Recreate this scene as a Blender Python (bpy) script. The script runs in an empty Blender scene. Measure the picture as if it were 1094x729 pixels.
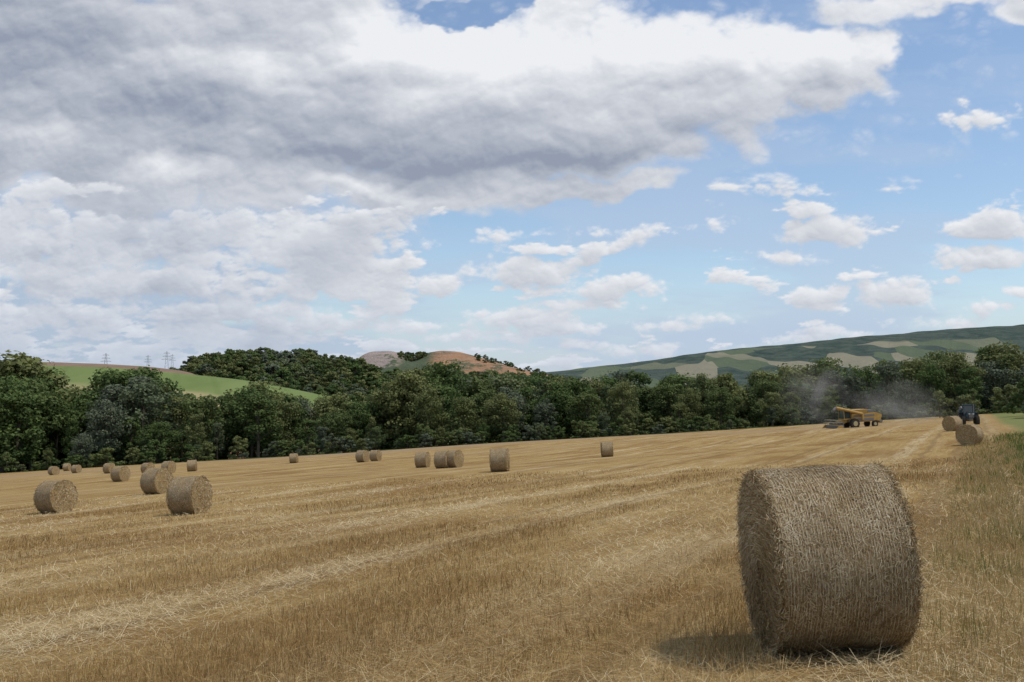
import bpy, math, random
import numpy as np
from mathutils import Vector, Matrix
rng=np.random.default_rng(7); random.seed(7)
F=1073.0; CX=547.0; CY=364.5; HY=420.0
PITCH=math.atan((HY-CY)/F)
scene=bpy.context.scene
scene.view_settings.view_transform='Standard'; scene.view_settings.look='None'; scene.view_settings.exposure=0
SN,CS=0.418,0.908
def sstep(a,b,x):
    t=np.clip((x-a)/(b-a),0,1); return t*t*(3-2*t)
def gh(x,y):
    x=np.asarray(x,float); y=np.asarray(y,float)
    xs=np.where(np.abs(x)<160,x,np.sign(x)*(160+240*np.tanh((np.abs(x)-160)/240)))
    yc=np.where(y>250,250+40*np.tanh((y-250)/40),np.maximum(y,-60))
    z=-1.75+0.06*xs-0.038*yc-(1-np.exp(-(np.maximum(y,0)/32)**1.25))
    z=z-9*sstep(262,330,y)
    d=np.sqrt(x*x+y*y)
    w=sstep(8,60,d)*(1-sstep(200,300,d))
    z=z+w*(0.18*np.sin(x*0.07+y*0.03+1)+0.14*np.sin(y*0.11-x*0.05))
    return z
# ---------- helpers
def link(ob,parent=None):
    scene.collection.objects.link(ob)
    if parent: ob.parent=parent
    return ob
def np_mesh(name,V,Fc,attrs=None,mat=None,smooth=False,cols=None):
    me=bpy.data.meshes.new(name)
    V=np.asarray(V,np.float32); Fc=np.asarray(Fc,np.int32)
    k=Fc.shape[1]
    me.vertices.add(len(V)); me.vertices.foreach_set('co',V.ravel())
    me.loops.add(Fc.size); me.loops.foreach_set('vertex_index',Fc.ravel())
    me.polygons.add(len(Fc)); me.polygons.foreach_set('loop_start',np.arange(0,Fc.size,k,dtype=np.int32))
    me.polygons.foreach_set('loop_total',np.full(len(Fc),k,np.int32))
    me.update(calc_edges=True)
    if smooth: me.polygons.foreach_set('use_smooth',np.ones(len(Fc),bool))
    for n,a in (attrs or {}).items():
        at=me.attributes.new(n,'FLOAT','POINT'); at.data.foreach_set('value',np.asarray(a,np.float32))
    if mat: me.materials.append(mat)
    return me
class NT:
    def __init__(s,nt): s.nt=nt; nt.nodes.clear()
    def n(s,t,**k):
        nd=s.nt.nodes.new(t)
        for a,b in k.items(): setattr(nd,a,b)
        return nd
    def set(s,sock,v):
        if isinstance(v,bpy.types.NodeSocket): s.nt.links.new(v,sock)
        else: sock.default_value=v
    def m(s,op,a,b=None,c=None,clamp=False):
        nd=s.n('ShaderNodeMath',operation=op,use_clamp=clamp)
        s.set(nd.inputs[0],a)
        if b is not None: s.set(nd.inputs[1],b)
        if c is not None: s.set(nd.inputs[2],c)
        return nd.outputs[0]
    def v(s,op,a,b=None,c=None):
        nd=s.n('ShaderNodeVectorMath',operation=op)
        s.set(nd.inputs[0],a)
        if b is not None: s.set(nd.inputs[1],b)
        if c is not None: s.set(nd.inputs[2],c)
        return nd.outputs['Value'] if op in('LENGTH','DOT_PRODUCT','DISTANCE') else nd.outputs[0]
    def noise(s,vec,scale,detail=4,rough=.5,out='Fac'):
        nd=s.n('ShaderNodeTexNoise'); s.set(nd.inputs['Vector'],vec)
        nd.inputs['Scale'].default_value=scale; nd.inputs['Detail'].default_value=detail; nd.inputs['Roughness'].default_value=rough
        return nd.outputs[out]
    def ss(s,x,a,b,lo=0.,hi=1.):
        nd=s.n('ShaderNodeMapRange',interpolation_type='SMOOTHSTEP')
        s.set(nd.inputs[0],x); nd.inputs[1].default_value=a; nd.inputs[2].default_value=b; nd.inputs[3].default_value=lo; nd.inputs[4].default_value=hi
        return nd.outputs[0]
    def mix(s,f,a,b,blend='MIX'):
        nd=s.n('ShaderNodeMix',data_type='RGBA',blend_type=blend)
        s.set(nd.inputs[0],f); 
        s.set(nd.inputs[6],a if isinstance(a,bpy.types.NodeSocket) else (*a,1)); s.set(nd.inputs[7],b if isinstance(b,bpy.types.NodeSocket) else (*b,1))
        return nd.outputs[2]
    def sep(s,v):
        nd=s.n('ShaderNodeSeparateXYZ'); s.set(nd.inputs[0],v); return nd.outputs
    def comb(s,x,y,z=0.):
        nd=s.n('ShaderNodeCombineXYZ'); s.set(nd.inputs[0],x); s.set(nd.inputs[1],y); s.set(nd.inputs[2],z); return nd.outputs[0]
    def pbsdf(s,col,rough=.9,spec=.1,bump=None,bstr=.5,bdist=.05,metal=0):
        b=s.n('ShaderNodeBsdfPrincipled'); s.set(b.inputs['Base Color'],col if isinstance(col,bpy.types.NodeSocket) else (*col,1))
        b.inputs['Roughness'].default_value=rough; b.inputs['Specular IOR Level'].default_value=spec; b.inputs['Metallic'].default_value=metal
        if bump is not None:
            bp=s.n('ShaderNodeBump'); s.set(bp.inputs['Height'],bump); bp.inputs['Strength'].default_value=bstr; bp.inputs['Distance'].default_value=bdist
            s.nt.links.new(bp.outputs[0],b.inputs['Normal'])
        return b
    def out(s,sh,vol=False):
        o=s.n('ShaderNodeOutputMaterial'); s.nt.links.new(sh,o.inputs['Volume' if vol else 'Surface'])
def newmat(name):
    m=bpy.data.materials.new(name); m.use_nodes=True; return m,NT(m.node_tree)
def simple(name,col,rough=.6,spec=.4,metal=0,var=.15,scale=3):
    m,t=newmat(name); tc=t.n('ShaderNodeTexCoord').outputs['Object']
    n=t.noise(tc,scale,5,.6)
    c=t.mix(n,tuple(x*(1-var) for x in col),tuple(min(1,x*(1+var)) for x in col))
    t.out(t.pbsdf(c,rough,spec,metal=metal).outputs[0]); return m

# ================= WORLD =================
SUN_AZ=math.radians(98); SUN_EL=math.radians(62)
w=bpy.data.worlds.new("World"); scene.world=w; w.use_nodes=True
t=NT(w.node_tree)
tc=t.n('ShaderNodeTexCoord').outputs['Generated']
dx,dy,dz=t.sep(t.v('NORMALIZE',tc))
q=t.comb(t.m('DIVIDE',dx,t.m('ADD',t.m('ABSOLUTE',dz),.15)),t.m('DIVIDE',dy,t.m('ADD',t.m('ABSOLUTE',dz),.15)),0.)
inpatch=t.m('MULTIPLY',t.ss(t.m('ABSOLUTE',t.m('ARCTAN2',dx,dy)),.66,.56),t.ss(dz,.47,.41))
ca=t.m('MULTIPLY',t.ss(t.noise(q,.9,4,.55),.44,.60),t.m('SUBTRACT',1.,inpatch))
sky=t.n('ShaderNodeTexSky',sky_type='NISHITA'); sky.sun_disc=False; sky.sun_elevation=SUN_EL; sky.sun_rotation=SUN_AZ
sky.air_density=1.0; sky.dust_density=.6; sky.ozone_density=2.2
bg1=t.n('ShaderNodeBackground'); t.set(bg1.inputs[0],sky.outputs[0]); bg1.inputs[1].default_value=.14
bg2=t.n('ShaderNodeBackground'); bg2.inputs[0].default_value=(.60,.63,.70,1)
mx=t.n('ShaderNodeMixShader'); t.set(mx.inputs[0],ca); t.nt.links.new(bg1.outputs[0],mx.inputs[1]); t.nt.links.new(bg2.outputs[0],mx.inputs[2])
wo=t.n('ShaderNodeOutputWorld'); t.nt.links.new(mx.outputs[0],wo.inputs[0])
try: w.cycles.sampling_method='MANUAL'; w.cycles.sample_map_resolution=256
except Exception as e: print(e)
# ---- cloud dome section
perm=np.random.default_rng(11).random((256,256)).astype(np.float32)
def vn(x,y,sd=0):
    x=x+sd*17.3; y=y+sd*9.7
    xi=np.floor(x).astype(int);yi=np.floor(y).astype(int);fx=x-xi;fy=y-yi
    fx=fx*fx*fx*(fx*(fx*6-15)+10);fy=fy*fy*fy*(fy*(fy*6-15)+10)
    a=perm[xi&255,yi&255];b=perm[(xi+1)&255,yi&255];c=perm[xi&255,(yi+1)&255];d=perm[(xi+1)&255,(yi+1)&255]
    return (a*(1-fx)+b*fx)*(1-fy)+(c*(1-fx)+d*fx)*fy
def fbm(x,y,o=6,r=.5,sd=0,bil=False):
    s=0;a=1;n=0;ca_,sa_=math.cos(.6),math.sin(.6)
    for k in range(o):
        v=vn(x,y,sd+k); v=np.abs(2*v-1) if bil else v
        s=s+a*v;n+=a;a*=r; x,y=(x*ca_-y*sa_)*2.03,(x*sa_+y*ca_)*2.03
    return s/n
step=math.radians(.056)
azs=np.arange(math.radians(-38),math.radians(38),step); els=np.arange(math.radians(-.6),math.radians(28),step)
AZ,EL=np.meshgrid(azs,els)
DX,DY,DZ=np.sin(AZ)*np.cos(EL),np.cos(AZ)*np.cos(EL),np.sin(EL)
cp,sp_=math.cos(PITCH),math.sin(PITCH)
fw=DY*cp+DZ*sp_; up=DZ*cp-DY*sp_
PX=CX+F*DX/fw; PY=CY-F*up/fw
def blobs(X,Y,lst):
    acc=np.full(X.shape,-1.5)
    for b in lst:
        cx,cy,rx,ry=b[:4]; wt=b[4] if len(b)>4 else 1.
        f=np.maximum(wt*(1-np.sqrt(((X-cx)/rx)**2+((Y-cy)/ry)**2)),-1.5)
        k=.12; hh=np.clip(.5+.5*(acc-f)/k,0,1); acc=f*(1-hh)+acc*hh+k*hh*(1-hh)
    return acc
wx=fbm(PX/150,PY/110,5,.5,3)-.5; wy=fbm(PX/150,PY/110,5,.5,23)-.5
wx2=fbm(PX/38,PY/26,5,.55,43)-.5; wy2=fbm(PX/38,PY/26,5,.55,63)-.5
XM=PX+wx*130+wx2*40; YM=PY+wy*65+wy2*22
XS=PX+wx*16+wx2*24; YS=PY+wy*6+wy2*12
CL=[(-60,40,520,230,1.3),(230,70,420,165,1.3),(470,85,330,120,1.3),(650,88,280,88,1.2),(800,80,165,66,1.15),(905,66,95,44,1.2),
 (560,150,320,52,1.),(120,180,340,80,1.1),(390,200,250,28,.9),(610,206,100,13,.8),(1010,2,110,24,.8),(1080,16,60,16,.8)]
CSM=[(60,255,240,50,.75),(250,250,180,34,.7),(1040,125,44,14,.5),(840,208,42,8,.5),(355,300,90,26,.9),(410,240,44,14,.7),(130,305,150,24,.9),(40,335,140,16,.7),(240,330,110,14,.75),(280,275,100,18,.8),(190,255,90,16,.7),(40,290,110,20,.8),
 (560,290,76,17,1.),(555,340,60,12,.75),(600,352,56,9,.6),(660,308,52,14,.75),(700,350,50,8,.5),(760,235,28,10,.4),(672,250,40,12,.6),
 (885,247,54,18,1.15),(848,275,44,10,.55),(870,314,44,11,.95),(955,315,42,19,1.15),(1062,240,60,22,1.15),(1055,274,62,16,1.05),(1088,312,26,9,.8),
 (545,252,60,10,.4),(875,356,60,9,.6),(1000,345,50,8,.4),(760,340,40,8,.5),(330,345,70,12,.7),(460,305,40,12,.6),(1065,330,40,9,.6),(450,350,60,9,.6),
 (500,362,70,7,.5),(250,362,120,8,.6),(690,372,100,7,.5),(620,325,50,7,.5),(1160,260,90,26,1.)]
HOLE=[(512,2,50,18,1.2),(1030,75,120,46,1.),(930,160,140,50,.8)]
FM=blobs(XM,YM,CL)-1.3*np.clip(blobs(XM,YM,HOLE),0,1); FS=blobs(XS,YS,CSM)
nM=fbm(PX/120,PY/72,7,.56,5); bM=fbm(PX/70,PY/46,6,.5,15,True); nS=fbm(PX/30,PY/17,6,.58,35); bS=fbm(PX/26,PY/17,5,.5,55,True)
dM=FM+1.2*(nM-.5)+.65*(bM-.33)
dS=FS+1.1*(nS-.5)+.6*(bS-.33)
cov=.17*sstep(600,150,PX)+.07*sstep(330,385,PY)*sstep(1150,500,PX)-.012
hi=fbm(PX/75,PY/26,6,.56,75); lo=fbm(PX/34,PY/9,6,.56,85); wl=sstep(300,372,PY)
dB=((hi*(1-wl)+lo*wl)-.60+cov*(1+.2*wl))*5*sstep(170,230,PY)
dS=np.maximum(dS,dB+.3*(bS-.33))
dens=np.maximum(dM,dS)
def shiftsum(D,dr,dc,n):
    acc=0
    for k in range(1,n+1):
        acc=acc+np.roll(np.roll(D,-int(round(dr*k)),0),-int(round(dc*k)),1)
    return acc/n
tM=shiftsum(np.clip(dM,0,1.2),8,3,9); tS=shiftsum(np.clip(dS,0,1.2),1.7,.8,8)
wM=sstep(-.15,.15,dM-dS)
tau=tM*wM+tS*(1-wM)
light=np.exp(-1.9*tau)
DK=[(60,40,420,120,.9),(150,120,420,60,.9),(360,165,340,42,1.),(600,172,260,26,1.),(740,150,110,28,.7),(80,190,240,50,.8),(1060,8,80,20,.4)]
BR=[(270,72,90,30,1.),(430,35,130,44,1.15),(540,66,140,44,1.05),(690,45,150,54,1.15),(890,60,100,45,1.2),(190,188,60,18,.8),(390,200,90,14,.8),(440,100,80,30,.8),(360,300,60,20,.7),(820,60,80,30,.8),(20,150,80,16,.5),(620,110,60,20,.6)]
dk=np.clip(blobs(XM,YM,DK),0,1); br=np.clip(blobs(XM,YM,BR),0,1)
def emb(b,a): return np.roll(np.roll(b,-a,0),-max(1,a//2),1)-b
E=-(emb(bM,6)*.9+emb(fbm(PX/26,PY/18,4,.5,95,True),2)*.35)*wM-(emb(bS,2)*.5)*(1-wM)
lft=sstep(520,200,PX)*sstep(180,240,PY)
S=.06+.58*(1-light)+(.40*dk-.56*br)*wM-E*.55+(nM-.5)*.6*wM+(nM-.38)*1.1*lft*(1-wM)-.10*(1-wM)*sstep(.2,.8,dens)
S=np.clip(S,0,1)
def lin(c): 
    c=np.array(c)/255.; return np.where(c<.04045,c/12.92,((c+.055)/1.055)**2.4)
Wh,Gr=lin([237,239,243]),lin([147,157,175])
alpha=sstep(.0,.42,dens)
vl=fbm(PX/200,PY/45,6,.58,105)
va=np.clip((.25+.62*sstep(620,120,PX))*sstep(.30,.62,vl)*sstep(120,230,PY)+.55*sstep(290,395,PY)+.22*sstep(.42,.7,vl)+.06,0,.88)
Vc=lin([182,199,223])*(1-lft*.12)[...,None]
col=(Wh*(1-S[...,None])+Gr*S[...,None])
hz=(sstep(300,400,PY)*.45+.12*lft)[...,None]
col=col*(1-hz)+lin([188,201,220])*hz
A=alpha+va*(1-alpha)
col=(col*alpha[...,None]+Vc*(va*(1-alpha))[...,None])/np.maximum(A,1e-4)[...,None]
fade=sstep(math.radians(37.5),math.radians(33),np.abs(AZ))*sstep(math.radians(27.5),math.radians(24.5),EL)
A=A*fade
RD=13000.
V=np.stack([DX*RD,DY*RD,DZ*RD],-1).reshape(-1,3); nr_,nc_=AZ.shape
i=np.arange(nr_-1)[:,None]*nc_; j=np.arange(nc_-1)[None,:]
Q=np.stack([i+j,i+j+1,i+nc_+j+1,i+nc_+j],-1).reshape(-1,4)
mc,t=newmat('cloud_layer'); mc.cycles.emission_sampling='NONE'
me=np_mesh('sky',V,Q,{'cover':A.ravel()},mc,True)
at=me.attributes.new('cloudcol','FLOAT_VECTOR','POINT'); at.data.foreach_set('vector',col.reshape(-1,3).astype(np.float32).ravel())
em=t.n('ShaderNodeEmission'); t.set(em.inputs[0],t.n('ShaderNodeAttribute',attribute_name='cloudcol').outputs['Vector'])
tp=t.n('ShaderNodeBsdfTransparent'); mx=t.n('ShaderNodeMixShader'); t.set(mx.inputs[0],t.n('ShaderNodeAttribute',attribute_name='cover').outputs['Fac'])
t.nt.links.new(tp.outputs[0],mx.inputs[1]); t.nt.links.new(em.outputs[0],mx.inputs[2]); t.out(mx.outputs[0])
link(bpy.data.objects.new('sky',me))
# sun
sl=bpy.data.lights.new('sun','SUN'); sl.energy=2.45; sl.angle=math.radians(4); sl.color=(1,.94,.86)
so=link(bpy.data.objects.new('sun',sl))
sv=Vector((math.sin(SUN_AZ)*math.cos(SUN_EL),math.cos(SUN_AZ)*math.cos(SUN_EL),math.sin(SUN_EL)))
so.rotation_euler=sv.to_track_quat('Z','Y').to_euler(); so.location=(0,0,60)
# camera
cd=bpy.data.cameras.new('camera'); cd.sensor_width=36; cd.lens=F/1094*36; cd.clip_end=30000; cd.clip_start=.1
co=link(bpy.data.objects.new('camera',cd)); co.rotation_euler=(math.pi/2+PITCH,0,0); scene.camera=co

# ================= GROUND =================
m_ground,t=newmat('stubble_field_ground')
pos=t.n('ShaderNodeNewGeometry').outputs['Position']
X,Y,Z=t.sep(pos)
r=t.m('SUBTRACT',t.m('MULTIPLY',X,CS),t.m('MULTIPLY',Y,SN)); s=t.m('ADD',t.m('MULTIPLY',X,SN),t.m('MULTIPLY',Y,CS))
wr=t.m('ADD',r,t.m('MULTIPLY',t.m('SUBTRACT',t.noise(pos,.10,4,.6),.5),2.6))
pp=t.m('PINGPONG',t.m('ADD',wr,4.1+55),2.75)
sw=t.m('MULTIPLY',t.ss(pp,.9,.1),t.ss(t.noise(pos,.05,4,.65),.38,.60,.1,1.))
pp2=t.m('PINGPONG',t.m('ADD',wr,2.0),4.125)
tr=t.ss(t.m('ABSOLUTE',t.m('SUBTRACT',pp2,.9)),.30,.08)
st=t.noise(t.comb(t.m('MULTIPLY',r,3.2),t.m('MULTIPLY',s,.22)),1.,5,.65)
st2=t.noise(t.comb(t.m('MULTIPLY',r,.45),t.m('MULTIPLY',s,.03)),1.,4,.62)
fine=t.noise(pos,16,5,.75)
med=t.noise(pos,.9,5,.7)
patch=t.noise(t.comb(t.m('MULTIPLY',r,.15),t.m('MULTIPLY',s,.08),3.),1.,7,.72)
c=t.mix(t.ss(st,.3,.72),(.38,.245,.085),(.54,.385,.165))
c=t.mix(t.m('MULTIPLY',t.ss(patch,.47,.60),.8),c,(.29,.165,.052))
c=t.mix(t.m('MULTIPLY',t.ss(med,.5,.7),.35),c,(.27,.175,.07))
c=t.mix(t.m('MULTIPLY',t.ss(st2,.50,.70),.55),c,(.60,.46,.24))
c=t.mix(t.m('MULTIPLY',t.ss(st2,.47,.32),.6),c,(.27,.165,.06))
c=t.mix(t.m('MULTIPLY',sw,t.m('MULTIPLY',t.ss(st,.3,.6),.65)),c,(.70,.58,.35))
c=t.mix(t.m('MULTIPLY',tr,.5),c,(.22,.14,.06))
c=t.mix(t.ss(fine,.62,.36,0.,.55),c,(.15,.09,.037))
far_=t.ss(Y,110,235)
c=t.mix(t.m('MULTIPLY',far_,t.ss(t.noise(t.v('MULTIPLY',pos,(.6,1.5,1)),.02,4,.6),.42,.58,0.,.8)),c,(.34,.245,.14))
gm=t.m('ADD',r,t.m('MULTIPLY',t.m('SUBTRACT',t.noise(pos,.5,4,.6),.5),1.6))
rut=t.ss(t.m('ABSOLUTE',t.m('SUBTRACT',t.m('ABSOLUTE',t.m('SUBTRACT',wr,.1)),.85)),.28,.1)
c=t.mix(t.m('MULTIPLY',t.ss(gm,-.6,1.2),t.ss(fine,.3,.7,.2,.7)),c,(.34,.235,.10))
c=t.mix(t.m('MULTIPLY',rut,.45),c,(.22,.15,.075))
grass=t.mix(t.noise(pos,1.2,6,.7),(.09,.135,.035),(.30,.28,.11))
c=t.mix(t.ss(gm,2.4,4.2),c,grass)
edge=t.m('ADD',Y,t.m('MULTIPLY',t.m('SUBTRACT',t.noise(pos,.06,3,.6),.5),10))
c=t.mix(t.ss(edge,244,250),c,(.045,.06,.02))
bmp=t.m('ADD',t.m('ADD',t.m('MULTIPLY',fine,.7),t.m('MULTIPLY',st,.6)),med)
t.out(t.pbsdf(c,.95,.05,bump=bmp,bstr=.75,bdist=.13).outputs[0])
na,nr=600,190
Aa=np.linspace(0,2*np.pi,na,endpoint=False); R=np.exp(np.linspace(math.log(.4),math.log(16000),nr))
AA,RR=np.meshgrid(Aa,R); xs=(RR*np.sin(AA)).ravel(); ys=(RR*np.cos(AA)).ravel(); zs=gh(xs,ys)
V=np.stack([xs,ys,zs],1)
i=np.arange(nr-1)[:,None]*na; j=np.arange(na)[None,:]; jn=(j+1)%na
Q=np.stack([i+j,i+jn,i+na+jn,i+na+j],-1).reshape(-1,4)[:,::-1]
g=link(bpy.data.objects.new('ground',np_mesh('ground',V,Q,mat=m_ground,smooth=True)))
if g.data.polygons[0].normal.z<0: g.data.flip_normals()

# ================= STUBBLE =================
def straw_mat(name,stops,transl=0.):
    m,t=newmat(name)
    a=t.n('ShaderNodeAttribute',attribute_name='tint').outputs['Fac']
    cr=t.n('ShaderNodeValToRGB'); t.set(cr.inputs[0],a)
    e=cr.color_ramp.elements
    while len(e)<len(stops): e.new(.5)
    for k,(p,cc) in enumerate(stops): e[k].position=p; e[k].color=(*cc,1)
    b=t.pbsdf(cr.outputs[0],.75,.15)
    if transl:
        tr=t.n('ShaderNodeBsdfTranslucent'); t.set(tr.inputs[0],cr.outputs[0])
        mx=t.n('ShaderNodeMixShader'); mx.inputs[0].default_value=transl
        t.nt.links.new(b.outputs[0],mx.inputs[1]); t.nt.links.new(tr.outputs[0],mx.inputs[2]); t.out(mx.outputs[0])
    else: t.out(b.outputs[0])
    return m
m_straw=straw_mat('dry_straw',[(0,(.20,.12,.042)),(.35,(.41,.265,.10)),(.7,(.60,.45,.215)),(1,(.78,.66,.42))],.2)
m_weed=straw_mat('margin_grass_blades',[(0,(.07,.13,.025)),(.35,(.16,.21,.05)),(.5,(.34,.245,.095)),(1,(.62,.48,.25))],.25)
def blades(x,y,z,L,W,lean,tint):
    n=len(x); a=rng.uniform(0,2*np.pi,n); la=rng.uniform(0,2*np.pi,n)
    wx,wy=np.cos(a)*W/2,np.sin(a)*W/2
    hx,hy=np.cos(la)*np.sin(lean)*L,np.sin(la)*np.sin(lean)*L; hz=np.cos(lean)*L
    B1=np.stack([x-wx,y-wy,z],1);B2=np.stack([x+wx,y+wy,z],1);T1=np.stack([x+hx+wx*.6,y+hy+wy*.6,z+hz],1);T2=np.stack([x+hx-wx*.6,y+hy-wy*.6,z+hz],1)
    V=np.stack([B1,B2,T1,T2],1).reshape(-1,3); Fc=np.arange(4*n).reshape(-1,4)
    return V,Fc,np.repeat(tint,4)
def merge(parts):
    Vs,Fs,Ts=[],[],[];o=0
    for V,Fc,T in parts: Vs.append(V);Fs.append(Fc+o);Ts.append(T);o+=len(V)
    return np.vstack(Vs),np.vstack(Fs),np.concatenate(Ts)
def samp(n,d0,d1,a=.58):
    d=np.exp(rng.uniform(math.log(d0),math.log(d1),n)); az=rng.uniform(-a,a,n); return d*np.sin(az),d*np.cos(az),d
def pat(r,s): return np.clip((fbm(r*.35+100,s*.12+100,5,.6,7)-.5)*8,-1.6,1.6)
def lownoise(x,y,sc,seed):
    rr=np.random.default_rng(seed); v=np.zeros_like(x)
    for k in range(7):
        f=sc*(1.7**(k*.5)); a=rr.uniform(0,6.28); v+=np.sin(x*f*np.cos(a)+y*f*np.sin(a)+rr.uniform(0,6.28))
    return v/3.
x,y,d=samp(160000,5.2,60)
r=x*CS-y*SN; s=x*SN+y*CS
r=np.round(r/.15)*.15+rng.normal(0,.025,len(r)); x=r*CS+s*SN; y=-r*SN+s*CS
ln=pat(r,s)
keep=(r<.9)&(rng.random(len(x))<np.clip(.58+.5*ln,.08,1)); 
swd=np.abs(((r+4.1+2.75)%5.5)-2.75); keep&=(swd>.5)|(rng.random(len(x))<.25)
rutd=np.abs(np.abs(r-.1)-.85); keep&=(rutd>.22)|(rng.random(len(x))<.3)
td=np.abs((((r+2.0+4.125)%8.25)-4.125)); keep&=(np.abs(td-.9)>.22)|(rng.random(len(x))<.25)
x,y,d,r,ln=x[keep],y[keep],d[keep],r[keep],ln[keep]
L=rng.uniform(.05,.115,len(x))*(1+.3*ln)*np.where(r>-2.2,1.55,1.); L=np.clip(L,.03,.26)
tt=np.clip(rng.normal(.54,.26,len(x))-.22*ln,0,1)
p1=blades(x,y,gh(x,y)-.01,L,.0042*np.maximum(1,d/9),np.abs(rng.normal(.3,.4,len(x))),tt)
x,y,d=samp(180000,5.2,60); r=x*CS-y*SN; s=x*SN+y*CS
k=rng.random(len(x))<.3; r2=np.round((r+4.1)/5.5)*5.5-4.1+rng.normal(0,.42,len(r))+.5*np.sin(s*.23+r*2); r=np.where(k,r2,r); x=r*CS+s*SN; y=-r*SN+s*CS
ln=pat(r,s)
kk=(r<.9)&(y>3.5); x,y,d,k,ln=x[kk],y[kk],d[kk],k[kk],ln[kk]
p2=blades(x,y,gh(x,y)+rng.uniform(.005,.07,len(x))*(1+.8*k),rng.uniform(.06,.28,len(x)),.0038*np.maximum(1,d/9),rng.normal(1.5,.2,len(x)),np.clip(rng.normal(.56,.26,len(x))-.22*ln+.22*k,0,1))
x,y,d=samp(110000,5.2,90); s=x*SN+y*CS
r=-.9+5.9*rng.random(len(x))**.8; x=r*CS+s*SN; y=-r*SN+s*CS
kk=(y>4); x,y,d,r=x[kk],y[kk],np.abs(s[kk]),r[kk]
ln=lownoise(x,y,1.1,9)
gg=(r+.7*ln)>1.9
tint=np.where((gg&(rng.random(len(x))<.65))|(rng.random(len(x))<.3*(ln>.5)),rng.uniform(0,.42,len(x)),np.clip(rng.normal(.64,.15,len(x)),.46,1))
L=rng.uniform(.07,.22,len(x))*(1+.4*np.clip(r,-.9,2.2))*(1+.3*ln)
rutd=np.abs(np.abs(r-.1)-.85); L=np.where(rutd<.22,L*.4,L)
p3=blades(x,y,gh(x,y)-.01,np.clip(L,.04,.6),.0046*np.maximum(1,d/10),np.abs(rng.normal(.32,.3,len(x))),tint)
Vv,Ff,Tt=merge([p1,p2]); link(bpy.data.objects.new('straw_stubble',np_mesh('straw_stubble',Vv,Ff,{'tint':Tt},m_straw)))
link(bpy.data.objects.new('field_margin_grass',np_mesh('field_margin_grass',p3[0],p3[1],{'tint':p3[2]},m_weed)))

# ================= BALES =================
BLEN=1.03
m_bale,t=newmat('straw_bale')
o=t.n('ShaderNodeTexCoord').outputs['Object']; bx,by,bz=t.sep(o)
ang=t.m('ARCTAN2',by,bz); rad=t.v('LENGTH',t.comb(0.,by,bz))
n1=t.noise(t.comb(t.m('MULTIPLY',bx,38),t.m('MULTIPLY',ang,14),rad),1.,5,.75)
n2=t.noise(o,3.,5,.6); n3=t.noise(o,55,4,.75)
net=t.m('SINE',t.m('ADD',t.m('MULTIPLY',bx,200),t.m('MULTIPLY',t.noise(o,6,2),3.))); 
side=t.mix(t.ss(n1,.36,.66),(.21,.145,.075),(.48,.38,.235))
side=t.mix(t.ss(net,.2,1.,0.,.35),side,(.60,.52,.38))
side=t.mix(t.ss(n2,.42,.7,0.,.6),side,(.29,.19,.085))
rn=t.noise(t.comb(t.m('MULTIPLY',rad,40),t.m('MULTIPLY',ang,2.5),0.),1.,5,.7)
end=t.mix(t.ss(rn,.35,.65),(.27,.165,.06),(.54,.375,.165)); end=t.mix(t.ss(n3,.35,.7,.0,.6),end,(.58,.43,.20))
isend=t.ss(t.m('ABSOLUTE',bx),BLEN/2-.025,BLEN/2-.003)
c=t.mix(isend,side,end); c=t.mix(t.ss(n3,.55,.3,0.,.6),c,(.12,.075,.033))
t.out(t.pbsdf(c,.9,.08,bump=t.m('ADD',n1,n3),bstr=1.,bdist=.02).outputs[0])
m_bstraw=straw_mat('bale_straw',[(0,(.13,.08,.032)),(.35,(.30,.21,.10)),(.7,(.48,.375,.22)),(1,(.70,.60,.42))],.0)
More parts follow.
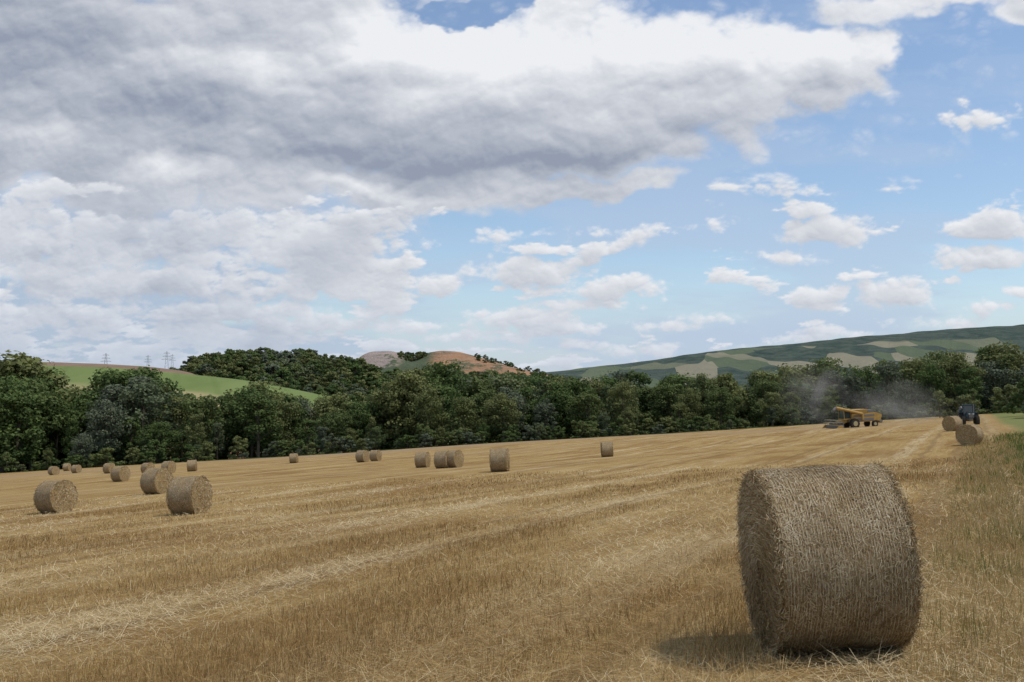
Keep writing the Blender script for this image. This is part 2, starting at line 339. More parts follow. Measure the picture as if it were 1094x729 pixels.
def bale_mesh(name,seg,nside,nend,nrim,ws,seed,nnet=0):
    rg=np.random.default_rng(seed); R=.75;L=BLEN
    prof=[(-L/2,r) for r in np.linspace(0,R-.03,10)]+[(-L/2+.012,R-.008)]+[(x,R) for x in np.linspace(-L/2+.04,L/2-.04,18)]+[(L/2-.012,R-.008)]+[(L/2,r) for r in np.linspace(R-.03,0,10)]
    n=len(prof); A=np.linspace(0,2*np.pi,seg,endpoint=False)
    def rough(x,a): return .014*np.sin(3*a+2*x+seed)+.009*np.sin(7*a-5*x)+.008*np.sin(11*x+4*np.sin(a))
    V=[]
    for (px,pr) in prof:
        rr=pr+rough(px,A)*(pr/R)+rg.normal(0,.003,seg)*(pr/R)
        ex=px+ (rg.normal(0,.008,seg)*(abs(px)>=L/2-.001))
        zz=rr*np.cos(A); zz=np.maximum(zz,-.725)
        V.append(np.stack([ex+0*A,rr*np.sin(A),zz],1))
    V=np.vstack(V); i=np.arange(n-1)[:,None]*seg;j=np.arange(seg)[None,:];jn=(j+1)%seg
    Q=np.stack([i+j,i+jn,i+seg+jn,i+seg+j],-1).reshape(-1,4)
    me=np_mesh(name,V,Q,{'tint':np.zeros(len(V))},m_bale,True)
    def strips(Pc,Dv,Nv,Ln,W):
        T=np.cross(Dv,Nv); T/=np.linalg.norm(T,axis=1,keepdims=True)
        a=Pc-Dv*Ln[:,None]/2; b=Pc+Dv*Ln[:,None]/2; w=T*W[:,None]/2
        return np.stack([a-w,a+w,b+w,b-w],1).reshape(-1,3)
    parts=[];tn=[]
    a=rg.uniform(0,2*np.pi,nside); xx=rg.uniform(-L/2+.01,L/2-.01,nside)
    N=np.stack([0*a,np.sin(a),np.cos(a)],1); C_=np.stack([0*a,np.cos(a),-np.sin(a)],1); Xh=np.tile([1.,0,0],(nside,1))
    th=rg.normal(0,.7,nside)+ (rg.random(nside)<.45)*rg.uniform(-1.5,1.5,nside)
    Dv=C_*np.cos(th)[:,None]+Xh*np.sin(th)[:,None]+N*rg.normal(0,.06,nside)[:,None]; Dv/=np.linalg.norm(Dv,axis=1,keepdims=True)
    rr=R+rough(xx,a)+rg.uniform(.0,.008,nside)
    Pc=np.stack([xx,rr*np.sin(a),np.maximum(rr*np.cos(a),-.73)],1)
    parts.append(strips(Pc,Dv,N,rg.uniform(.012,.06,nside),rg.uniform(.002,.0045,nside)*ws)); 
    bl=(fbm(xx*4+9,a*2.2+9,4,.6,31)-.5)
    tn.append(np.clip(rg.normal(.48,.25,nside)+.9*bl,0,1))
    for q_ in range(nnet):
        m_=110; aa=np.linspace(0,2*np.pi,m_,endpoint=False); da=2*np.pi/m_
        x0=-L/2+.02+(L-.04)*(q_+.5)/nnet; xs_=x0+.004*np.sin(aa*5+q_)+rg.normal(0,.0012,m_)
        N=np.stack([0*aa,np.sin(aa),np.cos(aa)],1); C_=np.stack([rg.normal(0,.05,m_),np.cos(aa),-np.sin(aa)],1)
        rr=R+rough(xs_,aa)+.008; Pc=np.stack([xs_,rr*np.sin(aa),np.maximum(rr*np.cos(aa),-.73)],1)
        kp=rg.random(m_)<.72
        parts.append(strips(Pc[kp],C_[kp],N[kp],np.full(kp.sum(),R*da*1.05),np.full(kp.sum(),.0024))); tn.append(np.clip(rg.normal(.9,.12,kp.sum()),0,1))
    for sg in(-1,1):
        a=rg.uniform(0,2*np.pi,nend); rr=R*np.sqrt(rg.random(nend))*.99
        N=np.stack([sg+0*a,0*a,0*a],1); C_=np.stack([0*a,np.cos(a),-np.sin(a)],1); Rh=np.stack([0*a,np.sin(a),np.cos(a)],1)
        th=rg.normal(0,.6,nend); Dv=C_*np.cos(th)[:,None]+Rh*np.sin(th)[:,None]+N*np.abs(rg.normal(0,.3,nend))[:,None]; Dv/=np.linalg.norm(Dv,axis=1,keepdims=True)
        Pc=np.stack([sg*(L/2+rg.uniform(.004,.03,nend)),rr*np.sin(a),np.maximum(rr*np.cos(a),-.73)],1)
        parts.append(strips(Pc,Dv,N,rg.uniform(.03,.11,nend),np.full(nend,.004*ws))); tn.append(np.clip(rg.normal(.5,.28,nend),0,1))
        a=rg.uniform(0,2*np.pi,nrim); rr=R+rg.uniform(-.03,.012,nrim)
        N=np.stack([0*a,np.sin(a),np.cos(a)],1); C_=np.stack([0*a,np.cos(a),-np.sin(a)],1)
        Dv=C_*rg.normal(0,1,nrim)[:,None]+N*rg.normal(.12,.3,nrim)[:,None]+np.stack([sg*np.abs(rg.normal(.35,.4,nrim)),0*a,0*a],1); Dv/=np.linalg.norm(Dv,axis=1,keepdims=True)
        N2=np.cross(Dv,rg.normal(0,1,(nrim,3)))
        Pc=np.stack([sg*(L/2+rg.normal(0,.02,nrim)),rr*np.sin(a),np.maximum(rr*np.cos(a),-.73)],1)
        parts.append(strips(Pc,Dv,N2,rg.uniform(.03,.10,nrim),np.full(nrim,.004*ws))); tn.append(np.clip(rg.normal(.5,.25,nrim),0,1))
    V=np.vstack(parts);T=np.repeat(np.concatenate(tn),4)
    me2=np_mesh(name+'_loose_straw',V,np.arange(len(V)).reshape(-1,4),{'tint':T},m_bstraw)
    return me,me2
near=bale_mesh('round_straw_bale_near',160,26000,9000,3500,1.,1,42)
far=[bale_mesh('round_straw_bale_far%d'%k,48,2000,1200,500,4.,5+k) for k in range(3)]
def put_bale(x,y,rot,ms,sc=1.,dz=0):
    z=float(gh(x,y))
    e=bpy.data.objects.new('round_straw_bale',None); link(e); e.location=(x,y,z+.70*sc+dz)
    nrm=Vector((-.06,.04,1)).normalized(); q=Vector((0,0,1)).rotation_difference(nrm)
    e.rotation_euler=(q.to_matrix()@Matrix.Rotation(rot,3,'Z')).to_euler(); e.scale=(sc,)*3
    for nme,me in zip(('bale_body','loose_straw'),ms):
        link(bpy.data.objects.new(nme,me),e)
put_bale(2.55,8.35,math.radians(-1),near,sc=.975,dz=0.045)
BL=[(63,542,35,-25),(205,544,41,-14),(170,523,28,-24),(131,511,16.5,-20),(207,503,12.5,10),(182,502,13,-20),(160,500,12,-25),(84,501,9,-15),(60,502,9.5,-30),
(119,501,11,-20),(315,493,10.5,0),(388,493,13,-25),(402,491,12,-20),(452,496,17,-14),(474,502,19,-20),(485,500,19,-30),(534,507,25,-8),(648,487,16.5,0),(1016,467,16.5,30),(1034,472,23,45),(74,500,8,0)]
for k,(px,yb,h,rot) in enumerate(BL):
    dist=1.5*F/h; xx=(px-CX)/F*dist
    put_bale(xx,dist,math.radians(rot),far[k%3])

# ================= TREES =================
m_leaf,t=newmat('foliage')
ti=t.n('ShaderNodeAttribute',attribute_name='tint').outputs['Fac']; oi=t.n('ShaderNodeObjectInfo').outputs['Random']
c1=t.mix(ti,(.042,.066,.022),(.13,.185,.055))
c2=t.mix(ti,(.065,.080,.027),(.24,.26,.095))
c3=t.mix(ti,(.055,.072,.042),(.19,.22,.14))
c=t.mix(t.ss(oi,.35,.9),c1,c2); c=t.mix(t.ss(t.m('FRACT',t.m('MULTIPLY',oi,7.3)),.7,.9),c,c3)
b=t.pbsdf(c,.7,.15); tr=t.n('ShaderNodeBsdfTranslucent'); t.set(tr.inputs[0],c)
mx=t.n('ShaderNodeMixShader'); mx.inputs[0].default_value=.3; t.nt.links.new(b.outputs[0],mx.inputs[1]); t.nt.links.new(tr.outputs[0],mx.inputs[2]); t.out(mx.outputs[0])
m_bark=simple('bark',(.12,.10,.075),.9,.05,0,.4,6)
def tube(p0,p1,r0,r1,k=6):
    p0=np.array(p0,float);p1=np.array(p1,float);d=p1-p0;d/=np.linalg.norm(d)
    u=np.cross(d,[.3,.9,.1]);u/=np.linalg.norm(u);v=np.cross(d,u)
    a=np.linspace(0,2*np.pi,k,endpoint=False)
    c=np.cos(a)[:,None]*u+np.sin(a)[:,None]*v
    V=np.vstack([p0+c*r0,p1+c*r1]);j=np.arange(k);Q=np.stack([j,(j+1)%k,k+(j+1)%k,k+j],1)
    return V,Q
def tree_mesh(name,kind,seed,nc,nl,ls):
    rg=np.random.default_rng(seed)
    wd,base,top={'round':(.36,.14,1.),'tall':(.24,.10,1.),'cone':(.2,.08,1.),'bush':(.62,.02,1.)}[kind]
    VV,QQ,TT,MI=[],[],[],[];o=0
    def add(V,Q,T,mi):
        nonlocal o
        VV.append(V);QQ.append(Q+o);TT.append(T);MI.append(np.full(len(Q),mi));o+=len(V)
    for p0,p1,r0,r1 in [((0,0,-.03),(.01,0,.3),.022,.016),((.01,0,.3),(.0,.01,.85),.016,.004)]:
        V,Q=tube(p0,p1,r0,r1);add(V,Q,np.zeros(len(V)),1)
    cen=[]
    for k in range(nc):
        u=rg.random()**.8; z=base+(top-base)*u*.93
        prof={'round':math.sin(math.pi*(.12+.83*u))**.7,'tall':math.sin(math.pi*(.1+.85*u))**.6,'cone':(1-u)**.7+.12,'bush':math.sqrt(max(0,1-u*u))}[kind]
        a=rg.uniform(0,6.283); rr=wd*prof*rg.uniform(.35,1.08)*(1+.25*math.sin(2*a+seed))
        cen.append((rr*math.cos(a),rr*math.sin(a),z,u))
    for c in cen[:14]:
        V,Q=tube((0,0,max(.05,c[2]*.7-.05)),c[:3],.007,.002,4);add(V,Q,np.zeros(len(V)),1)
    for cx,cy,cz,u in cen:
        cr=rg.uniform(.06,.12)*(1.2 if kind in('round','bush') else .85)
        n=nl; dv=rg.normal(0,1,(n,3));dv/=np.linalg.norm(dv,axis=1,keepdims=True)
        rad=cr*rg.uniform(.45,1.1,n)**.6
        P=np.array([cx,cy,cz])+dv*rad[:,None]*np.array([1,1,.75])
        nn=dv+rg.normal(0,.55,(n,3))+np.array([0,0,.4]);nn/=np.linalg.norm(nn,axis=1,keepdims=True)
        u1=np.cross(nn,rg.normal(0,1,(n,3)));u1/=np.linalg.norm(u1,axis=1,keepdims=True);v1=np.cross(nn,u1)
        sz=ls*rg.uniform(.6,1.3,n)[:,None]/2
        V=np.stack([P-u1*sz-v1*sz*.6,P+u1*sz*.8-v1*sz,P+u1*sz+v1*sz*.7,P-u1*sz*.7+v1*sz],1).reshape(-1,3)
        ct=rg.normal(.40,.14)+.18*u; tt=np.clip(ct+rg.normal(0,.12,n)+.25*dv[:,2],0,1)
        add(V,np.arange(4*n).reshape(-1,4),np.repeat(tt,4),0)
    me=np_mesh(name,np.vstack(VV),np.vstack(QQ),{'tint':np.concatenate(TT)})
    me.materials.append(m_leaf);me.materials.append(m_bark)
    me.polygons.foreach_set('material_index',np.concatenate(MI).astype(np.int32)); return me
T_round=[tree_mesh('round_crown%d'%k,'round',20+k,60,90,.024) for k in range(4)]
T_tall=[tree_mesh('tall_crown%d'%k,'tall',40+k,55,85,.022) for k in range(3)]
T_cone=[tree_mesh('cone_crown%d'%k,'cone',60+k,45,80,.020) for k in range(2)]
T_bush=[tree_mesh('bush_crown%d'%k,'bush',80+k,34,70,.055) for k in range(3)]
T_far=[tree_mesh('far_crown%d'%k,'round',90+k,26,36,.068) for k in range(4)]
def put_tree(x,y,H,me,parent=None,name='deciduous_tree',wx=None,z=None,sink=.0):
    o=bpy.data.objects.new(name if parent is None else 'tree',me); link(o,parent)
    zz=float(gh(x,y)) if z is None else z
    o.location=(x,y,zz-sink); ww=wx if wx else random.uniform(.9,1.2)
    o.scale=(H*ww,H*ww,H); o.rotation_euler=(0,0,random.uniform(0,6.28)); return o
prof=[(-150,388),(0,386),(25,385),(50,390),(60,412),(75,420),(95,412),(120,405),(140,400),(165,396),(185,408),(205,425),(235,415),(275,407),(300,420),(330,428),(365,426),(385,428),(400,410),(420,400),(450,391),(480,393),(520,396),(560,397),(585,404),(610,404),(640,402),(680,399),(720,397),(760,396),(800,399),(840,399),(870,388),(900,385),(940,386),(980,380),(1010,376),(1060,373),(1094,376),(1300,372)]
ppx=np.array([p[0] for p in prof]);ppy=np.array([p[1] for p in prof])
tl=bpy.data.objects.new('forest_treeline',None); link(tl)
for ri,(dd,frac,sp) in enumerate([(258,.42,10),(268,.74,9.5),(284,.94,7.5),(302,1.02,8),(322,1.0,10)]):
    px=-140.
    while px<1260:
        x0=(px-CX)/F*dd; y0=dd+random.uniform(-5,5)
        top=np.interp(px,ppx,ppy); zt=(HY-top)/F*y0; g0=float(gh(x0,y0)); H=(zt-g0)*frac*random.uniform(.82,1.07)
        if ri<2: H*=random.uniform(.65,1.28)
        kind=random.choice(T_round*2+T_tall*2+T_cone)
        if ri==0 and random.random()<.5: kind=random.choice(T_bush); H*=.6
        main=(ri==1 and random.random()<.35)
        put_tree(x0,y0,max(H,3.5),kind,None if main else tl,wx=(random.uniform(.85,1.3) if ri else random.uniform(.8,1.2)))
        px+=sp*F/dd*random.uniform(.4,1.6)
for k in range(130):
    px=random.uniform(-100,1200); dd=random.uniform(248,256); H=random.uniform(1.5,5.)
    put_tree((px-CX)/F*dd,dd,H,random.choice(T_bush),tl,wx=random.uniform(.8,1.4),sink=.3)
for px,dd,H in [(1003,215,6),(1030,210,5),(1098,175,7),(1125,160,8),(1075,230,7)]:
    put_tree((px-CX)/F*dd,dd,H,random.choice(T_bush),None,name='hedge_bush',sink=.3)
for dd,rr,H in [(31,3.3,.9),(36,3.7,1.3),(42,3.9,1.2),(50,3.6,1.2),(62,3.8,1.5)]:
    put_tree(rr*CS+dd*SN,-rr*SN+dd*CS,H,random.choice(T_bush),None,name='hedge_bush',sink=.15)

# ================= HILLS =================
def hill(name,d0,dc,d1,tab,zb,mat,pxs,nd=50,rough=0.,power=1.):
    pa=np.array([q[0] for q in tab],float);pb=np.array([q[1] for q in tab],float)
    P_=np.linspace(pxs[0],pxs[1],220); tan=(P_-CX)/F
    ds=np.linspace(d0,d1,nd); V=[];al=[]
    zc=(HY-np.interp(P_,pa,pb))/F*dc
    kern=np.ones(7)/7; zc=np.convolve(np.pad(zc,3,'edge'),kern,'valid')
    for d_ in ds:
        if d_<=dc: f=((d_-d0)/(dc-d0)); f=math.sin(f*math.pi/2)**power
        else: f=math.cos((d_-dc)/(d1-dc)*math.pi/2)
        x=tan*d_; y=np.full_like(x,d_); z=zb+(zc-zb)*f+rough*lownoise(x,y,6./(dc*.1),4)*f*(1 if d_<dc else 0)*(1-f**8)
        V.append(np.stack([x,y,z],1)); al.append(np.full(len(x),f if d_<=dc else 1.))
    V=np.vstack(V);n=len(P_);i=np.arange(nd-1)[:,None]*n;j=np.arange(n-1)[None,:]
    Q=np.stack([i+j,i+j+1,i+n+j+1,i+n+j],-1).reshape(-1,4)
    me=np_mesh(name,V,Q,{'hgt':np.concatenate(al)},mat,True); link(bpy.data.objects.new(name,me))
    def h(px,d_):
        f=math.sin(((d_-d0)/(dc-d0))*math.pi/2)**power if d_<=dc else math.cos((d_-dc)/(d1-dc)*math.pi/2)
        return zb+(float(np.interp(px,P_,zc))-zb)*f
    return h
m_gh,t=newmat('meadow_hill'); pos=t.n('ShaderNodeNewGeometry').outputs['Position']; X,Y,Z=t.sep(pos)
hg=t.n('ShaderNodeAttribute',attribute_name='hgt').outputs['Fac']
c=t.mix(t.noise(t.v('MULTIPLY',pos,(1,.3,1)),.05,6,.65),(.11,.16,.045),(.22,.265,.10))
c=t.mix(t.ss(t.m('SINE',t.m('ADD',t.m('MULTIPLY',X,.35),t.m('MULTIPLY',Y,.12))),.7,1.,0.,.25),c,(.10,.15,.04))
sl_=t.m('ADD',hg,t.m('MULTIPLY',t.m('SUBTRACT',t.noise(pos,.03,4),.5),.12))
c=t.mix(t.ss(sl_,.82,.76),c,(.34,.29,.15)); c=t.mix(t.ss(sl_,.66,.62),c,(.20,.13,.07))
t.out(t.pbsdf(c,.95,.05).outputs[0])
hill('green_meadow_hill',335,520,640,[(-400,396),(0,391),(45,391),(120,393),(190,399),(260,406),(320,417),(380,430),(430,447),(520,470)],-34,m_gh,(-400,520))
m_till,t=newmat('tilled_field'); pos=t.n('ShaderNodeNewGeometry').outputs['Position']
t.out(t.pbsdf(t.mix(t.noise(pos,.08,5,.6),(.17,.115,.08),(.30,.22,.155)),.95,.05).outputs[0])
hill('tilled_field_hill',560,680,760,[(-400,390),(0,387),(50,387),(110,389),(160,392),(200,397),(240,410),(300,430)],-30,m_till,(-400,300))
m_wood,t=newmat('woodland_floor'); pos=t.n('ShaderNodeNewGeometry').outputs['Position']
t.out(t.pbsdf(t.mix(t.noise(pos,.1,5,.6),(.03,.045,.018),(.06,.08,.03)),.95,.05).outputs[0])
wt=[(120,425),(170,412),(195,402),(230,395),(290,391),(340,394),(380,400),(410,413),(480,416),(540,416),(600,418),(640,428)]
hw=hill('wooded_hill',560,760,900,wt,-34,m_wood,(120,640))
wf=bpy.data.objects.new('hillside_forest',None); link(wf)
for k in range(900):
    px=random.uniform(165,615); dd=random.uniform(590,785)
    H=random.uniform(9,15)
    if px<205: H*=.7
    put_tree((px-CX)/F*dd,dd,H,random.choice(T_far),wf,wx=random.uniform(.9,1.35),z=hw(px,dd)-.5)
for k in range(60):
    px=random.uniform(60,190); dd=random.uniform(345,375)
    put_tree((px-CX)/F*dd,dd,random.uniform(7,11),random.choice(T_far),wf,wx=1.2,z=-33)
m_q,t=newmat('quarry_rock'); pos=t.n('ShaderNodeNewGeometry').outputs['Position']; X,Y,Z=t.sep(pos)
hg=t.n('ShaderNodeAttribute',attribute_name='hgt').outputs['Fac']
nn=t.noise(t.v('MULTIPLY',pos,(1,.4,3)),.03,8,.7)
band=t.m('SINE',t.m('ADD',t.m('MULTIPLY',Z,1.1),t.m('MULTIPLY',nn,6.)))
c=t.mix(t.ss(nn,.4,.6),(.44,.25,.14),(.31,.19,.115))
c=t.mix(t.ss(band,.3,1.,0.,.5),c,(.50,.35,.24))
c=t.mix(t.ss(X,-125,-180),c,(.40,.33,.29))
c=t.mix(t.ss(band,.5,1.,0.,.35),c,(.28,.21,.17))
c=t.mix(t.m('MULTIPLY',t.ss(X,-108,-128),t.ss(X,-172,-155)),c,(.11,.135,.08))
c=t.mix(t.ss(t.m('ADD',nn,t.m('MULTIPLY',hg,-.6)),.02,.10),c,(.11,.135,.08))
t.out(t.pbsdf(c,.95,.05,bump=nn,bstr=1.,bdist=14.).outputs[0])
hill('quarry_hill',1300,1560,1800,[(340,405),(372,394),(386,380),(396,376),(418,375),(430,379),(444,382),(458,377),(470,375),(490,376),(505,380),(520,384),(545,392),(580,400),(620,408)],-30,m_q,(340,620),rough=5.)
qf=bpy.data.objects.new('quarry_rim_trees',None); link(qf)
for k in range(60):
    px=random.choice([random.uniform(425,455),random.uniform(505,590)]); dd=random.uniform(1480,1560)
    f=math.sin((dd-1300)/260*math.pi/2); zc_=(HY-np.interp(px,[425,444,458,505,520,545,580,620],[378,382,377,380,384,392,400,408]))/F*1560
    put_tree((px-CX)/F*dd,dd,random.uniform(6,11),random.choice(T_far),qf,wx=1.4,z=-30+(zc_+30)*f-3)
m_far,t=newmat('distant_forest_haze_tint'); pos=t.n('ShaderNodeNewGeometry').outputs['Position']; X,Y,Z=t.sep(pos)
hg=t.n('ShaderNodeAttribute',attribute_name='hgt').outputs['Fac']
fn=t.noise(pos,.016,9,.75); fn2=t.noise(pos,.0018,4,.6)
c=t.mix(t.ss(fn,.36,.62),(.050,.080,.072),(.115,.15,.118))  # distance haze painted into the base colour: paler, bluish forest greens
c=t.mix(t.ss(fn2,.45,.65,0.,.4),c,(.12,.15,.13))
vo=t.n('ShaderNodeTexVoronoi'); t.set(vo.inputs['Vector'],t.v('MULTIPLY',pos,(1,.30,0.))); vo.inputs['Scale'].default_value=.009
vs=t.sep(vo.outputs['Color'])
fld=t.mix(t.ss(vs[0],.3,.6),(.15,.19,.12),(.33,.31,.22))
line=t.m('ADD',t.m('ADD',hg,t.m('MULTIPLY',X,.00026)),t.m('MULTIPLY',t.m('SUBTRACT',t.noise(pos,.0022,4,.6),.5),.2))
fmask=t.m('MULTIPLY',t.ss(line,1.12,1.08),t.ss(vs[1],.45,.48))
c=t.mix(fmask,c,fld)
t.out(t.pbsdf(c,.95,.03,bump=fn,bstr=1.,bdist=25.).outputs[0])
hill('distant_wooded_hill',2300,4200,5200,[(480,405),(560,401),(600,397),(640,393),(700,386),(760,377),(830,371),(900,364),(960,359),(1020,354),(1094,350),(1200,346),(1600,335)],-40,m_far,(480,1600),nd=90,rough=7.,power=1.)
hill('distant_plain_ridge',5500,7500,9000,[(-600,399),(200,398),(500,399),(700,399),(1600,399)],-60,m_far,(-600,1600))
m_steel=simple('galvanised_steel',(.25,.26,.28),.5,.5,.6)
def pylon(px,top,dd,H):
    V,Q=[],[];o=0
    def ad(a,b,r):
        nonlocal o
        v,q=tube(a,b,r,r,4);V.append(v);Q.append(q+o);o+=len(v)
    for sx in(-1,1):
        for sy in(-1,1): ad((2.5*sx,2.5*sy,0),(.4*sx,.4*sy,H),.10)
    for zz in np.linspace(0,H*.9,8):
        w_=2.5-2.1*zz/H; w2=2.5-2.1*min(1,(zz/H+.12)); ad((-w_,-w_,zz),(w2,-w2,zz+H*.12),.06); ad((w_,-w_,zz),(-w2,-w2,zz+H*.12),.06)
    for zz,l in((H*.7,5),(H*.82,4),(H*.94,3)): ad((-l,0,zz),(l,0,zz),.12); ad((-l,0,zz),(0,0,zz+1.5),.07); ad((l,0,zz),(0,0,zz+1.5),.07)
    ob=link(bpy.data.objects.new('electricity_pylon',np_mesh('electricity_pylon',np.vstack(V),np.vstack(Q),None,m_steel)))
    ob.location=((px-CX)/F*dd,dd,(HY-top)/F*dd-H); ob.rotation_euler=(0,0,.3)
pylon(113,378,1000,26); pylon(158,380,1300,28); pylon(178,376,1000,26); pylon(184,379,1400,28)

# ================= MACHINES =================
m_yel=simple('yellow_harvester_paint',(.44,.28,.085),.6,.25,0,.35,1.5); m_tyre=simple('tyre_rubber',(.05,.045,.038),.85,.2); m_glass=simple('cab_glass',(.03,.04,.045),.08,.8)
m_grey=simple('machine_grey',(.18,.17,.16),.6,.3); m_blue=simple('tractor_teal_paint',(.03,.07,.085),.4,.4); m_hub=simple('wheel_hub',(.45,.38,.2),.5,.4); m_lamp=simple('headlamp_glass',(.7,.7,.68),.1,.8)
import bmesh
def box(name,par,c,s,mat,rot=(0,0,0),bev=.05,taper=None):
    bm=bmesh.new(); bmesh.ops.create_cube(bm,size=1)
    for v in bm.verts:
        tz=v.co.z>0
        v.co=Vector((v.co.x*s[0],v.co.y*s[1],v.co.z*s[2]))
        if taper and tz: v.co.x=v.co.x*taper[0]+taper[2]; v.co.y*=taper[1]
    bmesh.ops.bevel(bm,geom=bm.edges[:],offset=bev,segments=2,affect='EDGES')
    me=bpy.data.meshes.new(name); bm.to_mesh(me); bm.free(); me.materials.append(mat)
    o=link(bpy.data.objects.new(name,me),par); o.location=c; o.rotation_euler=rot; return o
def cyl(name,par,c,R,Lh,mat,axis='Y',seg=28,R2=None,bev=.04):
    bm=bmesh.new(); bmesh.ops.create_cone(bm,cap_ends=True,segments=seg,radius1=R,radius2=R2 or R,depth=Lh)
    if bev: bmesh.ops.bevel(bm,geom=[e for e in bm.edges if abs(e.verts[0].co.z-e.verts[1].co.z)<1e-5],offset=bev,segments=2,affect='EDGES')
    me=bpy.data.meshes.new(name); bm.to_mesh(me); bm.free(); me.materials.append(mat)
    o=link(bpy.data.objects.new(name,me),par); o.location=c
    o.rotation_euler={'Y':(math.pi/2,0,0),'X':(0,math.pi/2,0),'Z':(0,0,0)}[axis]; return o
def pipe(name,par,a,b,R,mat):
    V,Q=tube(a,b,R,R,12); return link(bpy.data.objects.new(name,np_mesh(name,V,Q,None,mat,True)),par)
def wheel(par,n,x,y,R,W):
    cyl('wheel_'+n,par,(x,y,R),R,W,m_tyre,bev=.1); cyl('hub_'+n,par,(x,y+(W/2+.01)*(1 if y>0 else -1)*.9,R),R*.5,.12,m_hub,bev=.02)
    for k in range(18):
        a=k*math.tau/18; box('lug_%s_%d'%(n,k),par,(x+R*math.cos(a),y,R+R*math.sin(a)),(.1,W*.95,.08),m_tyre,(0,-a,0),.01)
def combine(px,dd,yaw):
    e=link(bpy.data.objects.new('combine_harvester',None)); x=(px-CX)/F*dd; e.location=(x,dd,float(gh(x,dd))-.1); e.rotation_euler=(0,-.06,yaw); e.scale=(.95,.95,.95)
    box('threshing_body',e,(1.3,0,2.0),(5.2,2.7,1.7),m_yel,bev=.12); box('grain_tank',e,(.6,0,3.2),(2.8,2.7,.7),m_yel,taper=(1.15,1.08,0),bev=.06)
    box('engine_deck',e,(2.9,0,3.1),(1.6,2.3,.55),m_grey,bev=.1); box('straw_hood',e,(4.5,0,1.9),(1.6,2.3,1.5),m_yel,(0,.35,0),.12)
    box('straw_chopper',e,(5.1,0,1.1),(.8,2.2,.6),m_grey,(0,.4,0)); box('side_panel_stripe',e,(1.3,-1.37,2.35),(4.6,.04,.35),m_grey,bev=.01)
    box('side_panel_lower',e,(1.6,-1.38,1.6),(3.6,.04,.5),m_grey,bev=.01)
    box('cab_glass',e,(-2.0,0,2.75),(1.5,1.9,1.6),m_glass,taper=(.9,.95,.1),bev=.06); box('cab_roof',e,(-1.95,0,3.65),(1.9,2.1,.2),m_yel,bev=.08); box('cab_floor',e,(-2.0,0,1.85),(1.7,2.1,.2),m_yel)
    for sx,sy in((-2.7,-.95),(-2.7,.95),(-1.25,-.95),(-1.25,.95)): box('cab_pillar',e,(sx,sy,2.75),(.08,.08,1.7),m_yel,bev=.01)
    box('feeder_house',e,(-3.1,0,1.25),(2.4,1.3,.8),m_yel,(0,-.35,0)); 
    box('header_trough',e,(-4.3,0,.55),(1.0,5.0,.6),m_grey,(0,-.1,0)); box('header_back',e,(-3.9,0,1.0),(.12,5.0,.8),m_grey,bev=.02)
    for sy in(-2.5,2.5): box('header_divider',e,(-4.8,sy,.55),(1.5,.12,.6),m_yel,taper=(.5,1,.3),bev=.03)
    cyl('reel_axle',e,(-4.7,0,1.35),.08,4.8,m_grey,bev=0)
    for k in range(6):
        a=k*math.tau/6; cyl('reel_bat_%d'%k,e,(-4.7+.55*math.cos(a),0,1.35+.55*math.sin(a)),.04,4.7,m_hub,seg=8,bev=0)
        for sy in(-2.3,-.8,.8,2.3): pipe('reel_spoke',e,(-4.7,sy,1.35),(-4.7+.55*math.cos(a),sy,1.35+.55*math.sin(a)),.025,m_grey)
    pipe('unloading_auger',e,(.9,-1.5,2.7),(-5.4,-2.6,4.3),.25,m_yel); pipe('auger_spout',e,(-5.4,-2.6,4.3),(-6.0,-2.7,3.8),.28,m_grey); pipe('auger_riser',e,(.9,-1.5,1.6),(.9,-1.5,2.9),.25,m_yel)
    for sy,n in((-1.5,'r'),(1.5,'l')): wheel(e,'front_'+n,-.9,sy,.95,.7); wheel(e,'rear_'+n,3.6,sy*.85,.62,.45)
    pipe('exhaust',e,(3.2,.5,3.3),(3.2,.5,3.9),.08,m_grey)
    for k in range(6): pipe('ladder_rung_%d'%k,e,(-1.9,-1.15,.6+.25*k),(-1.5,-1.15,.6+.25*k),.03,m_grey)
    return e
combine(912,185,math.radians(14))
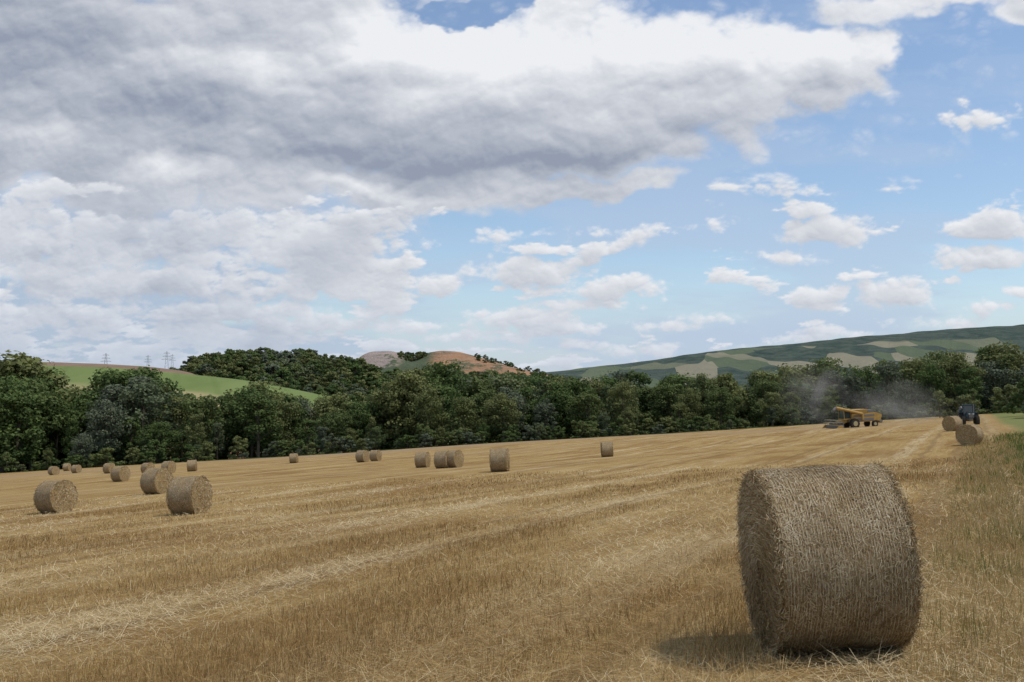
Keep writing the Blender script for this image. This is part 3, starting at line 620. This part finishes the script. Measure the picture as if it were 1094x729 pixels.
def tractor(px,dd,yaw):
    e=link(bpy.data.objects.new('farm_tractor',None)); x=(px-CX)/F*dd; e.location=(x,dd,float(gh(x,dd))-.1); e.rotation_euler=(0,0,yaw)
    box('bonnet',e,(-1.5,0,1.45),(2.1,.85,.85),m_blue,taper=(.95,.85,.05),bev=.12); box('grille',e,(-2.57,0,1.4),(.06,.6,.6),m_grey,bev=.02)
    for sy in(-.25,.25): box('headlamp',e,(-2.6,sy,1.6),(.05,.2,.14),m_lamp,bev=.02)
    box('chassis',e,(-.6,0,.85),(3.6,.5,.4),m_grey); box('cab_glass',e,(.35,0,2.05),(1.4,1.5,1.25),m_glass,taper=(.92,.9,0)); box('cab_roof',e,(.35,0,2.78),(1.65,1.65,.18),m_blue,bev=.08); box('cab_base',e,(.35,0,1.3),(1.5,1.3,.5),m_blue)
    for sx in(-.33,1.03):
        for sy in(-.7,.7): box('cab_pillar',e,(sx,sy,2.05),(.08,.08,1.35),m_blue,bev=.01)
    for sy in(-.95,.95): box('fender',e,(.7,sy,1.72),(1.4,.55,.12),m_blue,bev=.05); wheel(e,'rear_%s'%('r' if sy<0 else 'l'),.7,sy,.88,.55); wheel(e,'front_%s'%('r' if sy<0 else 'l'),-1.9,sy*.9,.62,.42)
    pipe('exhaust',e,(-.6,-.5,1.6),(-.6,-.5,2.9),.06,m_grey)
    for sy in(-1,1): pipe('mirror_arm',e,(-.4,sy*.7,2.3),(-.5,sy*1.15,2.3),.025,m_grey); box('mirror',e,(-.5,sy*1.15,2.25),(.06,.2,.35),m_grey,bev=.02)
    cyl('baler_drum',e,(4.0,0,1.5),1.05,1.5,m_grey,bev=.1); box('baler_shell',e,(3.7,0,1.5),(1.9,1.8,1.6),m_blue,bev=.25); pipe('drawbar',e,(1.2,0,.7),(3.0,0,.8),.08,m_grey)
    return e
tractor(1034,138,math.radians(72))

# ================= DUST =================
def dust(px,py,dd,rx,ry,rz,dens,seed):
    m,t=newmat('harvest_dust'); o=t.n('ShaderNodeTexCoord').outputs['Object']
    rad=t.v('LENGTH',o); n=t.noise(t.v('ADD',t.v('MULTIPLY',o,(1.6,1.6,1.2)),(seed,0,0)),1.3,4,.65)
    f=t.m('MULTIPLY',t.ss(rad,1.,.1),t.ss(n,.40,.68)); 
    vs_=t.n('ShaderNodeVolumeScatter'); vs_.inputs['Color'].default_value=(1.,.89,.74,1); t.set(vs_.inputs['Density'],t.m('MULTIPLY',f,dens)); t.out(vs_.outputs[0],True)
    try: m.cycles.volume_step_rate=2.
    except Exception as e: print(e)
    bm=bmesh.new(); bmesh.ops.create_icosphere(bm,subdivisions=2,radius=1); me=bpy.data.meshes.new('dust_cloud'); bm.to_mesh(me); bm.free(); me.materials.append(m)
    ob=link(bpy.data.objects.new('dust_cloud',me)); ob.location=((px-CX)/F*dd,dd,(HY-py)/F*dd); ob.scale=(rx,ry,rz); ob.rotation_euler=(0,.2,0)
dust(868,422,205,9,8,9,.065,1.); dust(966,432,205,15,8,6.,.075,5.)
print('objects',len(bpy.data.objects))
